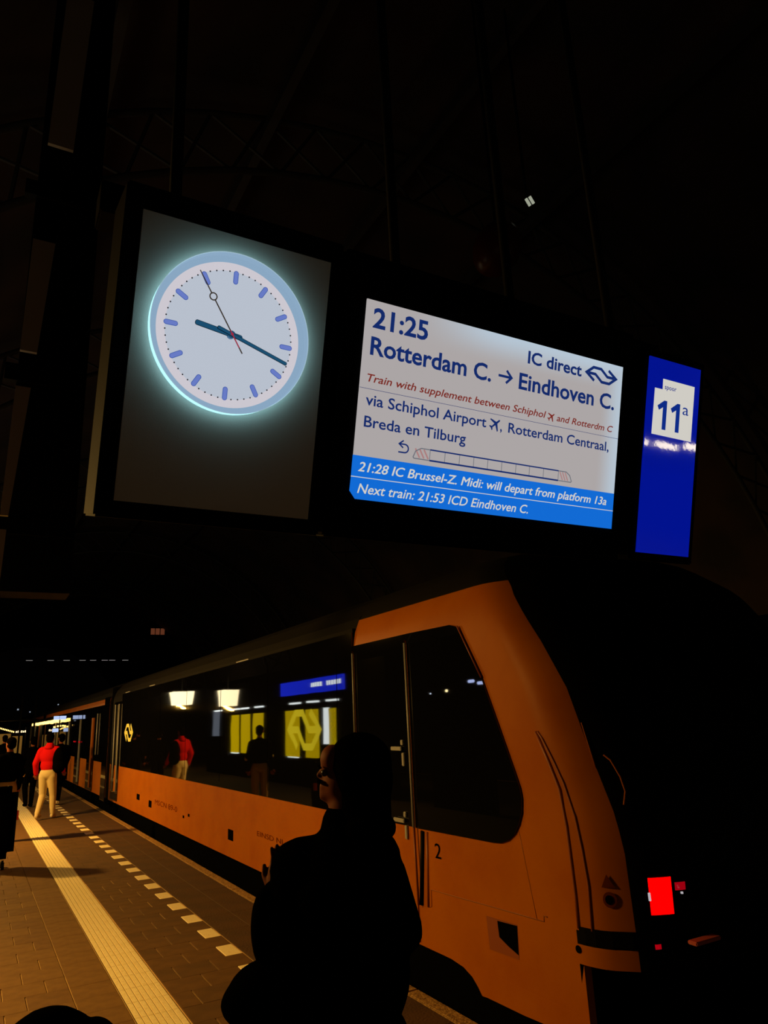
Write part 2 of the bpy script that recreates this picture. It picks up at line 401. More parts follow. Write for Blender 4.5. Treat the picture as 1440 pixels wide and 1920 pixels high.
lbox('notice_band', (-.001, SW, .0762, .1475, -.008, .0002), K['band'], disp)
lbox('divider', (-.001, SW, .0735, .0762, -.008, .0003), K['whitetext'], disp)
lbox('divider', (0, SW, .3778, .3793, -.001, .0003), K['navy'], disp)
def T(s, x0, base, x1, cap, m_, shear=0, bold=0.012, z=.0008, root=None, fat=0):
    """lettering split into its words, each a part of its own"""
    me = text_mesh(s, x0, base, x1, cap, shear, bold)
    if fat:                                     # heavier strokes for the one line whose outlines cannot be offset
        vs = [v.co.copy() for v in me.vertices]; fs = [tuple(f.vertices) for f in me.polygons]; n_ = len(vs)
        sh_ = [(0, 0), (fat, 0), (-fat, 0), (0, fat * .6), (0, -fat * .6)]
        me = bpy.data.meshes.new('t'); me.from_pydata([v + Vector((a, b, 0)) for a, b in sh_ for v in vs], [], [tuple(i + k * n_ for i in f) for k in range(5) for f in fs])
    P = [(min(me.vertices[v].co.x - shear * (me.vertices[v].co.y - base) * 1.0 for v in f.vertices), max(me.vertices[v].co.x - shear * (me.vertices[v].co.y - base) * 1.0 for v in f.vertices), f) for f in me.polygons]
    P.sort(key=lambda t: t[0]); words = [[P[0][2]]]; right = P[0][1]
    n = s.count(' '); gaps = []
    for a, b, f in P[1:]:
        if a > right: gaps.append(a - right)
        right = max(right, b)
    lim = sorted(gaps)[-n] * .999 if n else 9e9
    right = P[0][1]
    for a, b, f in P[1:]:
        if a - right >= lim: words.append([])
        words[-1].append(f); right = max(right, b)
    for wd in words:
        ids = sorted({v for f in wd for v in f.vertices}); mp = {v: i for i, v in enumerate(ids)}
        k = bpy.data.meshes.new('word'); k.from_pydata([me.vertices[v].co for v in ids], [], [[mp[v] for v in f.vertices] for f in wd])
        o = L('word', k, m_, root or disp); o.location = (0, 0, z)
q = .0853
T('21:25', .028, .677 - q, .250, .0675, K['navy'], bold=.024)
T('Rotterdam C.', .0268, .5825 - q, .540, .0620, K['navy'], bold=.022)
T('Eindhoven C.', .6725, .5805 - q, 1.180, .0620, K['navy'], bold=.022)
T('IC direct', .7075, .6865 - q, .9874, .0480, K['navy'], bold=.024)
T('Train with supplement between Schiphol', .0245, .4885 - q, .8183, .0270, K['redtext'], shear=.22, bold=.012)
T('and Rotterdm C', .8745, .4860 - q, 1.1826, .0260, K['redtext'], shear=.22, bold=.012)
T('via Schiphol Airport', .0262, .4083 - q, .5352, .0385, K['navy'], bold=.013)
T(',', .6010, .4050 - q, .6090, .0385, K['navy'], bold=.014)
T('Rotterdam Centraal,', .6392, .4045 - q, 1.1669, .0385, K['navy'], bold=.013)
T('Breda en Tilburg', .0272, .3335 - q, .4486, .0380, K['navy'], bold=.013)
T('21:28 IC Brussel-Z. Midi: will depart from platform 13a', .0209, .1805 - q, 1.1751, .0325, K['whitetext'], shear=.22, bold=0, fat=.0009)
T('Next train: 21:53 ICD Eindhoven C.', .0243, .1065 - q, .7655, .0330, K['whitetext'], shear=.22, bold=.010)
bm = bmesh.new(); ay = .6135 - q; stroke(bm, [(.574, ay), (.634, ay)], .0095, .0002, .0008); stroke(bm, [(.611, ay + .024), (.636, ay), (.611, ay - .024)], .0095, .0002, .0008)
L('arrow', fin(bm), K['navy'], disp)
LA = [(.28, .04), (.03, .5), (.24, .94), (.48, .94), (.69, .5), (.90, .5)]
def logo_bm(x0, x1, y0, y1, w, z0, z1, ax='z', which=(0, 1)):
    bm = bmesh.new()
    for k in which:
        pts = LA if k == 0 else [(1 - a, 1 - b) for a, b in LA]
        stroke(bm, [(x0 + a * (x1 - x0), y0 + b * (y1 - y0)) for a, b in pts], w, z0, z1, ax)
    return fin(bm)
L('logo', logo_bm(1.0086, 1.1851, .680 - q, .740 - q, .0115, .0002, .0008), K['navy'], disp)
def plane_icon(cx, cy, s, m_, name='plane_icon'):
    pts = [(0, .5), (.06, .42), (.07, .16), (.5, -.08), (.5, -.18), (.07, -.04), (.05, -.32), (.18, -.42), (.18, -.5), (0, -.45)]
    pts = pts + [(-x, y) for x, y in pts[-2:0:-1]]
    an = math.radians(-50); c_, s_ = math.cos(an), math.sin(an)
    bm = bmesh.new(); prism(bm, [(cx + s * (x * c_ - y * s_), cy + s * (x * s_ + y * c_)) for x, y in pts], .0002, .0008)
    L(name, fin(bm), m_, disp)
plane_icon(.8465, .4985 - q, .040, K['redtext']); plane_icon(.5765, .427 - q, .056, K['navy'])
# u-turn arrow and the little train of carriages
bm = bmesh.new()
arc = [(.184, .301 - q), (.205, .301 - q)] + [(.205 + .0145 * math.sin(t), .2865 - q + .0145 * math.cos(t)) for t in [PI * k / 8 for k in range(1, 8)]] + [(.205, .272 - q), (.180, .272 - q)]
dx = -.030; dy = -.006; arc = [(x + dx + .02, y + dy) for x, y in arc]
stroke(bm, arc, .005, .0002, .0008); ax_, ay_ = arc[0]
stroke(bm, [(ax_ + .014, ay_ + .013), (ax_ - .003, ay_), (ax_ + .014, ay_ - .013)], .005, .0002, .0008)
L('turn_arrow', fin(bm), K['navy'], disp)
bm = bmesh.new(); z1, z2 = .252 - q, .2905 - q
stroke(bm, [(.300, z2), (.905, z2)], .0050, .0002, .0008); stroke(bm, [(.300, z1), (.905, z1)], .0060, .0002, .0008)
L('train_diagram', fin(bm), K['navy'], disp)
bm = bmesh.new()
for x in (.300, .364, .428, .492, .556, .622, .690, .757, .828, .905): stroke(bm, [(x, z1), (x, z2)], .0022, .0002, .0007)
stroke(bm, [(.300, z2), (.262, z2), (.240, z2 - .012), (.231, z1 + .004), (.235, z1), (.300, z1)], .0034, .0002, .0008)
stroke(bm, [(.905, z2), (.945, z2), (.965, z2 - .012), (.9755, z1 + .004), (.972, z1), (.905, z1)], .0034, .0002, .0008)
tag(L('train_diagram_outline', fin(bm), K['greytext'], disp), kind='stuff')
bm = bmesh.new()
for x in (.246, .264, .282): stroke(bm, [(x - .008, z2 - .003), (x + .012, z1 + .004)], .006, .0002, .0006)
for x in (.918, .932, .946): stroke(bm, [(x - .006, z2 - .003), (x + .010, z1 + .004)], .005, .0002, .0006)
tag(L('train_diagram_hatching', fin(bm), K['icon_red'], disp), kind='stuff')

# ---- platform number sign
num = empty('platform_number_sign', (.2914 + 2.118, 2.0679, 2.5064), 'narrow upright blue sign with the platform number 11a', 'sign', local=True); num.rotation_euler = (TH, 0, 0)
bm = bmesh.new(); abox(bm, -.035, .365, -.035, .885, -.26, -.006, bev=.006); L('casing', fin(bm), K['black'], num)
lbox('blue_face', (0, .330, -.001, .850, -.006, 0), K['signblue'], num)
bm = bmesh.new(); ox = 2.118
prism(bm, [(2.1575 - ox, .516), (2.411 - ox, .515), (2.4125 - ox, .765), (2.2075 - ox, .7655), (2.2085 - ox, .7185), (2.160 - ox, .718)], 0, .0012)
L('number_plate', fin(bm), K['signwhite'], num)
T('spoor', .1015, .7225, .1760, .0205, K['signnavy'], z=.0018, root=num, bold=.012)
def one(x, t):
    bm = bmesh.new(); prism(bm, [(x, .5427), (x + .0235, .5427), (x + .0235, .671), (x + .0055, .671), (x - .035, .6435), (x - .0245, .6255), (x, .641)], .0012, .0022)
    L('digit', fin(bm), K['signnavy'], num)
one(2.2170 - ox, 0); one(2.3015 - ox, 0)
T('a', .2250, .6285, .2640, .0520, K['signnavy'], z=.0020, root=num, bold=.0)

# ---- hanging frame
hb = empty('sign_beam', (1.6, 2.2, 3.4), 'black steel beam with hangers that carries the row of station signs', 'beam')
box('beam', (.20, 2.85, 2.12, 2.24, 3.50, 3.62), K['frame'], hb, bev=.006)
for x in (.45, 1.35, 1.95, 2.58):
    tube('hanger', [(x, 2.18, 3.55), (x, 2.18, 9.5)], .022, K['frame'], hb)
    tube('bracket', [(x, 2.15, 3.56), (x, 2.22, 3.1)], .018, K['frame'], hb)
# ================================================================ TRAIN
XS = 3.1; XC_ = 4.52; HW = 1.42
train = empty('train', (4.52, 3.0, -.75), 'orange-yellow train with black window band standing at the platform, nose and red tail lamp nearest', 'train')
def interp(v, xs, ys):
    if v <= xs[0]: return ys[0]
    for a, b, c, d in zip(xs, xs[1:], ys, ys[1:]):
        if v <= b: return c + (d - c) * (v - a) / (b - a)
    return ys[-1]
def Y1(Z): return interp(Z, [.1, .67, 1.08, 1.3, 1.59, 2.0, 2.31, 2.75, 3.0, 3.2], [3.52, 3.52, 3.53, 3.57, 3.67, 3.79, 3.96, 4.25, 4.55, 5.0])
def inset(Z): return interp(Z, [2.5, 2.65, 2.8, 2.95, 3.05, 3.15, 3.22], [0, .02, .08, .22, .42, .8, 1.25])
def nose_x(Y, Z):
    y1 = Y1(Z)
    if Y >= y1: return XS + inset(Z)
    yy = min(1, (y1 - Y) / .6); return XC_ - HW * (1 - yy ** 2.5) ** .4 + inset(Z)
ZL = [.10, .16, .22, .30, .40, .50, .60, .67, .80, .95, 1.08, 1.2, 1.3, 1.45, 1.59, 1.8, 2.0, 2.15, 2.31, 2.45, 2.53, 2.60, 2.66, 2.72, 2.78, 2.84, 2.90, 2.95, 3.0, 3.05, 3.10, 3.15, 3.19, 3.22]
def half_outline(Z):
    y1 = Y1(Z); h = HW - inset(Z); pts = [(XC_ - h, 6.15), (XC_ - h, 5.6), (XC_ - h, 5.1), (XC_ - h, y1 + .25), (XC_ - h, y1)]
    kb = interp(Z, [1.2, 2.7], [(HW - .16) / HW, .925])                        # the paint edge, a fixed fraction of the width
    for x_ in (.999, .995, .985, .97, .95, kb, .86, .82, .76, .68, .58, .46, .32, .16, 0):
        yy = (1 - x_ ** 2.5) ** .4
        pts.append((XC_ - h * x_, y1 - .6 * yy))
    return pts
bm = bmesh.new(); G = []
for Z in ZL:
    hp = half_outline(Z); full = hp + [(2 * XC_ - x, y) for x, y in hp[-2::-1]]
    G.append([bm.verts.new((x, y, Z)) for x, y in full])
nh = 9
for i in range(len(ZL) - 1):
    zc = (ZL[i] + ZL[i + 1]) / 2
    for j in range(len(G[0]) - 1):
        jj = min(j, len(G[0]) - 2 - j)
        if jj >= 4 and zc < .50 and True:        # below the skirt arm the nose is cut away
            if jj > 4 : continue
        yc = (G[i][j].co.y + G[i][j + 1].co.y) / 2
        if jj < 3 and zc < .22: continue
        if jj == 2 and zc < .16: continue
        f = bm.faces.new((G[i][j], G[i][j + 1], G[i + 1][j + 1], G[i + 1][j])); f.smooth = True
        f.material_index = 1 if (jj > nh or (jj > 4 and .60 < zc < .67)) else (2 if zc > 2.80 else 0)
        if jj > nh + 1 and .5 < zc < .6: f.material_index = 1
bm.faces.new(G[-1]).material_index = 2
me = bpy.data.meshes.new('nose_shell'); bmesh.ops.recalc_face_normals(bm, faces=bm.faces); bm.to_mesh(me); bm.free()
link('nose_shell', me, [K['orange'], K['mask'], K['roof']], train)
# dark body inside the nose so that nothing shows through below
box('underframe', (3.25, 5.8, 3.7, 19.6, -.55, .45), K['under'], train)
box('buffer_frame', (3.5, 5.5, 3.2, 3.8, -.1, .5), K['under'], train)
tube('coupler', [(4.52, 3.3, .2), (4.52, 2.75, .2)], .11, K['under'], train, 12)
def polyslab(name, pts, x0, x1, m_, parent):
    bm = bmesh.new(); prism(bm, pts, x0, x1, 'x'); return link(name, fin(bm, name), m_, parent)
# near skirt with the wheel cut-out
polyslab('skirt', [(3.52, .23), (3.43, .50), (3.43, .20), (3.44, .04), (3.82, .104), (4.0, .095), (4.37, .09), (4.43, .085), (4.47, .125), (4.53, .17), (4.63, .205), (4.85, .228), (5.13, .232), (5.13, .24), (3.52, .24)], XS - .001, XS + .05, K['orange'], train)
# coach side
def coach(parent, ya, yb, orange_top=True):
    bm = bmesh.new()
    prof = [(0, .20), (0, 1.03), (0, 2.55), (.02, 2.65), (.08, 2.8), (.22, 2.95), (.42, 3.05), (.8, 3.15), (1.25, 3.22), (1.42, 3.22)]
    prof = prof + [(2 * HW - x, z) for x, z in prof[-2::-1]]
    A = [bm.verts.new((XS + x, ya, z)) for x, z in prof]; B = [bm.verts.new((XS + x, yb, z)) for x, z in prof]
    for i in range(len(prof) - 1):
        f = bm.faces.new((A[i], A[i + 1], B[i + 1], B[i])); zc = (prof[i][1] + prof[i + 1][1]) / 2
        f.material_index = 0 if zc < (1.03 if not orange_top else 2.7) else 1
    bm.faces.new(A[::-1]).material_index = 1; bm.faces.new(B).material_index = 1
    bm.faces.new((A[0], B[0], B[-1], A[-1])).material_index = 1
    return link('coach_body', fin(bm), [K['orange'], K['roof']], parent)
coach(train, 6.15, 19.85, False)
box('window_band', (3.088, 3.10, 6.16, 18.50, 1.03, 2.66), K['bandglass'], train)
ye = [6.5, 8.45, 10.4, 12.35, 14.3, 16.25, 18.1]
for a, b in zip(ye, ye[1:]):
    box('window_pane', (3.0845, 3.089, a + .012, b - .012, 1.10, 2.5), K['bandglass'], train)
box('roof_gutter', (3.10, 3.14, 6.16, 18.5, 2.66, 2.70), K['roof'], train)
for y in (17.6, 14.9, 9.2): box('gutter_clip', (3.085, 3.10, y, y + .5, 2.668, 2.682), K['chrome'], train)
# cab door and cab side window
cd = box('cab_door', (3.086, 3.10, 5.18, 6.12, 1.04, 2.50), K['cabglass'], train)
box('door_panel', (3.090, 3.10, 5.18, 6.12, .24, 1.035), K['orange'], train)
tube('handrail', [(3.07, 6.118, 1.75), (3.07, 6.118, 2.46)], .009, K['chrome'], train)
tube('handrail', [(3.07, 5.15, 1.04), (3.07, 5.15, 2.455)], .011, K['chrome'], train)
tube('handrail', [(3.07, 5.135, .50), (3.07, 5.15, 1.04)], .009, K['orange_dark'], train)
for nm, hy, hz in (('door_handle', 5.28, 1.615), ('door_handle', 5.285, 1.07)):
    h_ = box(nm, (3.060, 3.075, hy, hy + .165, hz - .012, hz + .018), K['chrome'], cd, bev=.004)
    box('escutcheon', (3.072, 3.086, hy - .022, hy + .012, hz - .13, hz - .03), K['chrome'], cd, bev=.004)
    box('escutcheon', (3.072, 3.086, hy - .012, hy + .022, hz + .03, hz + .07), K['chrome'], cd, bev=.004)
win = [(5.15, 1.035), (5.15, 2.53), (4.499, 2.521), (4.41, 2.497), (4.37, 2.45), (4.151, 2.103), (3.991, 1.751), (3.88, 1.5), (3.838, 1.40), (3.829, 1.34), (3.843, 1.25), (3.88, 1.18), (3.93, 1.12), (4.0, 1.075), (4.08, 1.05), (4.178, 1.043)]
polyslab('cab_window', win, 3.086, 3.10, K['cabglass'], train)
polyslab('cab_window', [(6.15, 2.49), (5.15, 2.49), (5.15, 2.53), (6.15, 2.53)], 3.088, 3.10, K['cabglass'], train)
tube('window_seal', [(3.086, 4.40, 2.50), (3.086, 4.151, 2.11)], .006, K['orange_dark'], train)
# door seams, panel seams
def seam(name, pts, w_=.006, m_='orange_dark'):
    tube(name, [(nose_x(y, z) - .0005, y, z) for y, z in pts], w_, K[m_], train, 6)
seam('panel_seam', [(5.06, 1.02), (5.13, .50)], .022, 'mask'); seam('panel_seam', [(5.0, 1.02), (5.04, .50)], .012)
seam('panel_seam', [(5.035, .50), (4.995, .51), (4.990, .624), (4.6, .634), (4.2, .646), (3.735, .658), (3.733, .69), (3.70, .688)], .0035)
seam('panel_seam', [(3.80, .66), (3.83, .8), (3.87, 1.0), (3.9, 1.15)], .002)
seam('body_groove', [(3.646, 1.743), (3.556, 1.561), (3.49, 1.412), (3.457, 1.209), (3.449, 1.067), (3.442, .845), (3.444, .68)], .011)
seam('body_groove', [(3.630, 1.743), (3.597, 1.701), (3.519, 1.562), (3.462, 1.449), (3.399, 1.271), (3.368, 1.095), (3.353, .911), (3.358, .68)], .008)
seam('edge_trim', [(3.389, 1.788), (3.311, 1.529)], .004, 'orange')
bm = bmesh.new(); tube_bm(bm, [(3.30, 3.29, 1.60), (3.31, 3.25, 1.57), (3.33, 3.21, 1.48), (3.335, 3.19, 1.40), (3.31, 3.19, 1.33)], .005); link('edge_highlight', fin(bm), K['orange'], train)  # orange tube put in for a bright highlight along the nose edge
# step recess in the skirt: flat darker plate, dark sheet for its shade
hole = [(4.319, .579), (3.997, .589), (4.005, .393), (4.305, .385)]
polyslab('step_recess', hole, 3.0985, 3.0999, K['orange_dark'], train)
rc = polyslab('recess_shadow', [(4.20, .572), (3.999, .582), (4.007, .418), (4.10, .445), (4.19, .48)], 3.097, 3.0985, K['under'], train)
polyslab('coupler_cover_hole', [(3.463 + .02 * math.cos(k * PI / 6), .572 + .02 * math.sin(k * PI / 6)) for k in range(12)], 3.097, 3.102, K['under'], train)
# black bumper strip wrapping round the nose, orange arm below it
bm = bmesh.new()
for yy_ in [0]:
    P = []
    for Y in [3.44, 3.40, 3.34, 3.26, 3.18, 3.10, 3.04, 3.0, 2.96]:
        P.append((nose_x(Y, .65) - .006, Y))
    P.append((3.9, 2.925)); P.append((4.52, 2.915)); P += [(2 * XC_ - x, y) for x, y in P[-2::-1]]
    for (x0, y0), (x1, y1) in zip(P, P[1:]):
        vs = [bm.verts.new(q_) for q_ in ((x0, y0, .615), (x1, y1, .605), (x1, y1, .69), (x0, y0, .69))]; bm.faces.new(vs)
        vs2 = [bm.verts.new(q_) for q_ in ((x0, y0, .69), (x1, y1, .69), (x1 + .05, y1 + .06, .70), (x0 + .05, y0 + .02, .70))]; bm.faces.new(vs2)
link('bumper_strip', fin(bm), K['mask'], train)
# tail lamps
def lampbox(name, ya, yb, z0, z1, m_, off=.012):
    bm = bmesh.new(); n = 5; A = []
    for k in range(n + 1):
        Y = ya + (yb - ya) * k / n; A.append([(nose_x(Y, z) - off * (.4 if k in (0, n) else 1), Y, z) for z in (z0, z0 + .02, z1 - .02, z1)])
    V = [[bm.verts.new(p_) for p_ in r_] for r_ in A]
    for i in range(n):
        for j in range(3): bm.faces.new((V[i][j], V[i + 1][j], V[i + 1][j + 1], V[i][j + 1])).smooth = True
    return link(name, fin(bm), m_, parent=train)
lampbox('tail_lamp', 3.118, 3.062, .772, .955, K['redlamp'])
lampbox('lamp_lens', 3.055, 3.034, .885, .925, K['redlamp2'])
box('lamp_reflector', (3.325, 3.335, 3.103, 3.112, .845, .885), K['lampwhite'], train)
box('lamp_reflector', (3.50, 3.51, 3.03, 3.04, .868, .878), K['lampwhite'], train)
lampbox('lamp_lens', 3.115, 3.100, .612, .628, K['redlamp2'], .02)
box('red_glow_bar', (3.44, 3.64, 2.93, 2.99, .642, .662), mat('red_glow_tint', (.5, .1, .08), .5), train, bev=.005)  # added red-tinted bar that shows the tail lamp's glow on the bumper
# marks on the body
def side_text(name, s, ya, yb, z, cap, m_, x=3.0965):
    me = text_mesh(s, 0, 0, abs(ya - yb), cap, 0, .0)
    for v in me.vertices: v.co = (x, ya - v.co.x, z + v.co.y)
    return tag(link(name, me, m_, train), kind='stuff' if ' ' in s else None)
side_text('class_number', '2', 4.905, 4.825, .852, .105, K['print'])
lg = logo_bm(-17.93, -16.95, 1.60, 1.95, .075, 0, .002)
for v in lg.vertices: v.co = (3.082 - v.co.z, -v.co.x, v.co.y)
link('logo', lg, K['yellowlogo'], train)
side_text('body_lettering', 'MSCN 89-0', 14.5, 12.8, .50, .085, K['printfaint'])
side_text('body_lettering', 'EINSD NL', 8.85, 7.95, .575, .055, K['printfaint'])
for (ya, yb, z0, z1) in ((15.95, 16.25, .46, .57), (14.8, 15.05, .41, .53), (9.78, 10.0, .405, .535), (12.33, 12.42, .45, .49), (12.0, 12.1, .50, .54)):
    box('vent', (3.0965, 3.10, ya, yb, z0, z1), K['print'], train)
bm = bmesh.new()
def surfpoly(pts, off):
    n = 4; B_ = []
    for (y0, z0), (y1, z1) in zip(pts, pts[1:] + pts[:1]):
        B_ += [(y0 + (y1 - y0) * k / n, z0 + (z1 - z0) * k / n) for k in range(n)]
    cy = sum(p_[0] for p_ in B_) / len(B_); cz = sum(p_[1] for p_ in B_) / len(B_)
    rings = [[bm.verts.new((nose_x(cy + (y - cy) * t, cz + (z - cz) * t) - off, cy + (y - cy) * t, cz + (z - cz) * t)) for y, z in B_] for t in (1, .75, .5, .25)]
    for a, b in zip(rings, rings[1:]):
        for i in range(len(a)): bm.faces.new((a[i], a[(i + 1) % len(a)], b[(i + 1) % len(a)], b[i]))
    bm.faces.new(rings[-1])
surfpoly([(3.257, .975), (3.284, .908), (3.225, .908)], .005); link('warning_triangle', fin(bm), K['printfaint'], train)
bm = bmesh.new(); surfpoly([(3.253 + .030 * math.cos(t * PI / 10), .847 + .040 * math.sin(t * PI / 10)) for t in range(20)], .005); link('round_mark', fin(bm), K['printfaint'], train)
bm = bmesh.new(); surfpoly([(3.253 + .018 * math.cos(t * PI / 10), .847 + .024 * math.sin(t * PI / 10)) for t in range(20)], .008); link('round_mark_centre', fin(bm), K['print'], train)
# passenger door at the far end of the first coach
dr = box('passenger_door', (3.085, 3.10, 18.55, 19.5, .25, 2.50), K['cabglass'], train)
box('door_panel', (3.080, 3.085, 18.75, 19.05, .45, 1.03), K['orange'], train)
for y in (19.15, 18.62): tube('handrail', [(3.06, y + .08, 2.44), (3.06, y, .45)], .016, K['chrome'], train)
# wheels
for yc_ in (5.2, 7.6, 17.2):
    for y in (yc_,):
        for x in (3.80, 5.24):
            bm = bmesh.new()
            pr = circle(.44, 28); a = [bm.verts.new((x - .06, y + p_[0], -.274 + p_[1])) for p_ in pr]; b = [bm.verts.new((x + .06, y + p_[0], -.274 + p_[1])) for p_ in pr]
            bm.faces.new(a[::-1]); bm.faces.new(b)
            for i in range(28): bm.faces.new((a[i], a[(i + 1) % 28], b[(i + 1) % 28], b[i]))
            link('wheel', fin(bm), K['under'], train)
# following coaches
for n, (ya, yb) in enumerate(((20.35, 39.5), (40.0, 59.2), (59.7, 79))):
    cr = empty('coach', (4.52, ya, -.75), ['second coach of the orange train, with dark doors and orange door posts', 'third coach of the train, beyond the walking passengers',
                                          'farthest coach of the train, near the platform vanishing point'][n], 'train')
    coach(cr, ya, yb)
    box('window_band', (3.088, 3.10, ya + .4, yb - .3, 1.03, 2.50), K['bandglass'], cr)
    box('underframe', (3.25, 5.8, ya + .2, yb - .2, -.55, .2), K['under'], cr)
    box('end_panel', (3.08, 3.10, ya + .01, ya + .75, .12, 2.68), K['cabglass'], cr)
    for d0 in (2.35, 5.3, 8.5, 13.5):
        box('door', (3.075, 3.088, ya + d0, ya + d0 + 1.3, .22, 2.45), K['cabglass'], cr)
        box('door_edge', (3.05, 3.075, ya + d0 + .25, ya + d0 + (.50 if d0 < 3 else .31), .3, 2.20), K['orange' if d0 < 3 else 'chrome'], cr)
    box('gangway', (3.15, 5.9, ya - .5, ya + .02, .1, 2.9), K['under'], cr)
    tube('handrail', [(3.06, ya + 1.8, 2.3), (3.06, ya + 1.8, 1.2)], .016, K['chrome'], cr)
    if n == 0: lampbox and [box('red_reflection', (3.05, 3.075, y, y + .35, 1.49, 1.53), K['redlamp2'], cr) for y in (25.7, 27.0)]  # glowing red bars stand for a red light mirrored in the coach side
# ================================================================ LAMPS, KIOSK (seen mirrored in the train's windows)
for i, (x, y, z, p) in enumerate(LAMPS):
    r = empty('platform_lantern', (x, y, z - .4), ['warm square platform lantern behind the photographer', 'warm square platform lantern left of the nearest paving',
        'warm square platform lantern beside the row of signs on the kiosk', 'warm square lantern mirrored left of the yellow bars in the train windows', 'farthest warm square lantern along the platform'][i], 'lamp', 'square platform lanterns')
    big = (.42, .42, .42, .33, .46)[i]
    bm = bmesh.new()
    t_, b_, h_ = big, big * .82, .34
    v = [bm.verts.new((x + sx * q_, y + sy * q_, z + zz)) for zz, q_ in ((-h_, b_), (h_ * .7, t_)) for sx, sy in ((-1, -1), (1, -1), (1, 1), (-1, 1))]
    for f in ((3, 2, 1, 0), (4, 5, 6, 7), (0, 1, 5, 4), (1, 2, 6, 5), (2, 3, 7, 6), (3, 0, 4, 7)): bm.faces.new([v[k] for k in f])
    link('lantern_body', fin(bm), K['lantern'], r)
    tube('hanger', [(x, y, z + .24), (x, y, 9.0)], .02, K['frame'], r)
kx = -2.42
kiosk = empty('kiosk', (kx, 22, 0), 'dark kiosk front with lit yellow panels and a blue fascia, mirrored in the train windows', 'kiosk')
box('kiosk_wall', (kx - .35, kx - .05, 15.5, 31, 0, 3.3), K['under'], kiosk)
for a, b in ((26.7, 27.6), (25.45, 26.3), (24.1, 25.0), (20.9, 21.95), (19.5, 20.3), (18.3, 18.72)):
    box('yellow_panel', (kx - .05, kx, a, b, .82, 2.16), K['kyellow'], kiosk)
box('white_panel', (kx - .05, kx, 18.74, 19.08, 1.2, 2.18), K['kwhite'], kiosk)
box('white_panel', (kx - .05, kx, 29.2, 29.9, 1.4, 2.34), K['strip_grey'], kiosk)
for a in (26.7, 24.1, 20.95): box('white_foot', (kx - .05, kx + .005, a, a + .85, .79, .82), K['kwhite'], kiosk)
for y in (29.3, 26.9, 25.9, 24.4, 21.1, 19.75, 18.45): box('downlight', (kx - .05, kx + .06, y - .32, y + .32, 2.345, 2.395), K['kwhite'], kiosk)
box('blue_fascia', (kx - .05, kx + .02, 17.75, 22.3, 2.62, 3.02), K['kblue'], kiosk)
for y in [17.85 + .155 * k for k in range(13)]:
    if y < 18.75 or y > 18.95: box('fascia_lettering', (kx + .02, kx + .03, y, y + .10, 2.78 + .01 * (y % .3), 2.90), K['kwhite'], kiosk)
lm = logo_bm(19.25, 21.65, 1.05, 2.14, .20, 0, .01)
for v in lm.vertices: v.co = (kx + .01 + v.co.z, 40.9 - v.co.x, v.co.y)
link('arrow_logo', lm, K['klogo'], kiosk)
# lamps of the next platform, which streak across the blue number sign
for i, (y, z) in enumerate(((-9.9, 2.62), (-8.95, 2.66), (-8.0, 2.78))):
    r = box('opposite_platform_lamp', (14.9, 15.1, y - .30, y + .30, z - .07, z + .07), K['oplamp']); tag(r, 'warm strip lamp of the next platform, mirrored on the blue number sign', 'lamp', 'strip lamps of the next platform')
# ================================================================ FAR END OF THE PLATFORM
def thing_box(name, d, m_, label, cat, group=None):
    o = box(name, d, m_); return tag(o, label, cat, group)
for k in range(22):  # added glowing blocks for the lamps mirrored in the far train side
    y = 46 - k * .75; x = 2.98 - .02 * (k % 3)
    thing_box('bulb_or_reflection', (x - .05, x + .05, y, y + .12 + .2 * random.random(), 2.20 + .03 * random.random(), 2.33), K['warmglow'], 'small yellow glowing block standing for a lamp mirrored in the far coach side', 'lamp', 'yellow lamp reflections on the far coaches')
for k in range(9):
    x = 1.28 + .085 * k
    thing_box('bulb_or_reflection', (x, x + .05, 45, 45.1, 2.12 - .028 * k, 2.20 - .028 * k), K['warmglow'], 'warm bulb in the slanting row at the left edge of the far platform', 'lamp', 'slanting bulbs at the left edge')
for k in range(6):
    x = 2.05 + .085 * k
    thing_box('pale_bulb', (x, x + .05, 44, 44.1, 1.88, 1.97 + .02 * (k % 2)), K['warmpale'], 'pale bulb in the short row left of the red sweater', 'lamp', 'pale bulbs left of the red sweater')
for k, (a, b) in enumerate(((2.62, 2.80), (2.82, 3.03))):
    thing_box('far_screen', (a - .06, b - .06, 29.3, 29.4, 2.27, 2.40), K['coolglow'], ['left', 'right'][k] + ' one of the two pale blue lit screens above the far passengers', 'sign')
thing_box('far_screen', (2.78, 2.99, 32, 32.1, 1.84, 1.98), K['coolglow'], 'lower pale blue lit screen just right of the red hooded head', 'sign')
for x, z, m_ in ((2.80, 2.00, 'warmglow'), (2.93, 2.03, 'warmglow'), (3.0, 2.04, 'warmglow')):
    thing_box('bulb_or_reflection', (x, x + .07, 31.9, 32, z, z + .06), K[m_], 'warm bulb just above the lower pale blue screen', 'lamp', 'bulbs above the lower blue screen')
for k, x in enumerate((3.25, 4.70, 5.81, 6.94, 7.7, 8.55, 9.1, 10.08)):
    thing_box('gantry_light', (x - .22, x + .22, 60, 60.1, 7.00, 7.035), mat('gantry_light', (0, 0, 0), emit=(.20, .19, .18), strength=1) if k == 0 else bpy.data.materials['gantry_light'], 'faint strip light in the long level row high under the far roof', 'lamp', 'strip lights under the far roof')
wb = emis('far_window_glow', (.10, .028, .012), 1)
bw = empty('far_building', (12.5, 60, 8.8), 'cluster of dim orange-lit windows high beyond the platform', 'building')
for x in (11.95, 12.33, 12.72): box('window', (x, x + .30, 60, 60.1, 9.06, 9.55), wb, bw)
box('wall', (11.6, 13.6, 60.12, 60.3, -.9, 9.9), K['black'], bw)
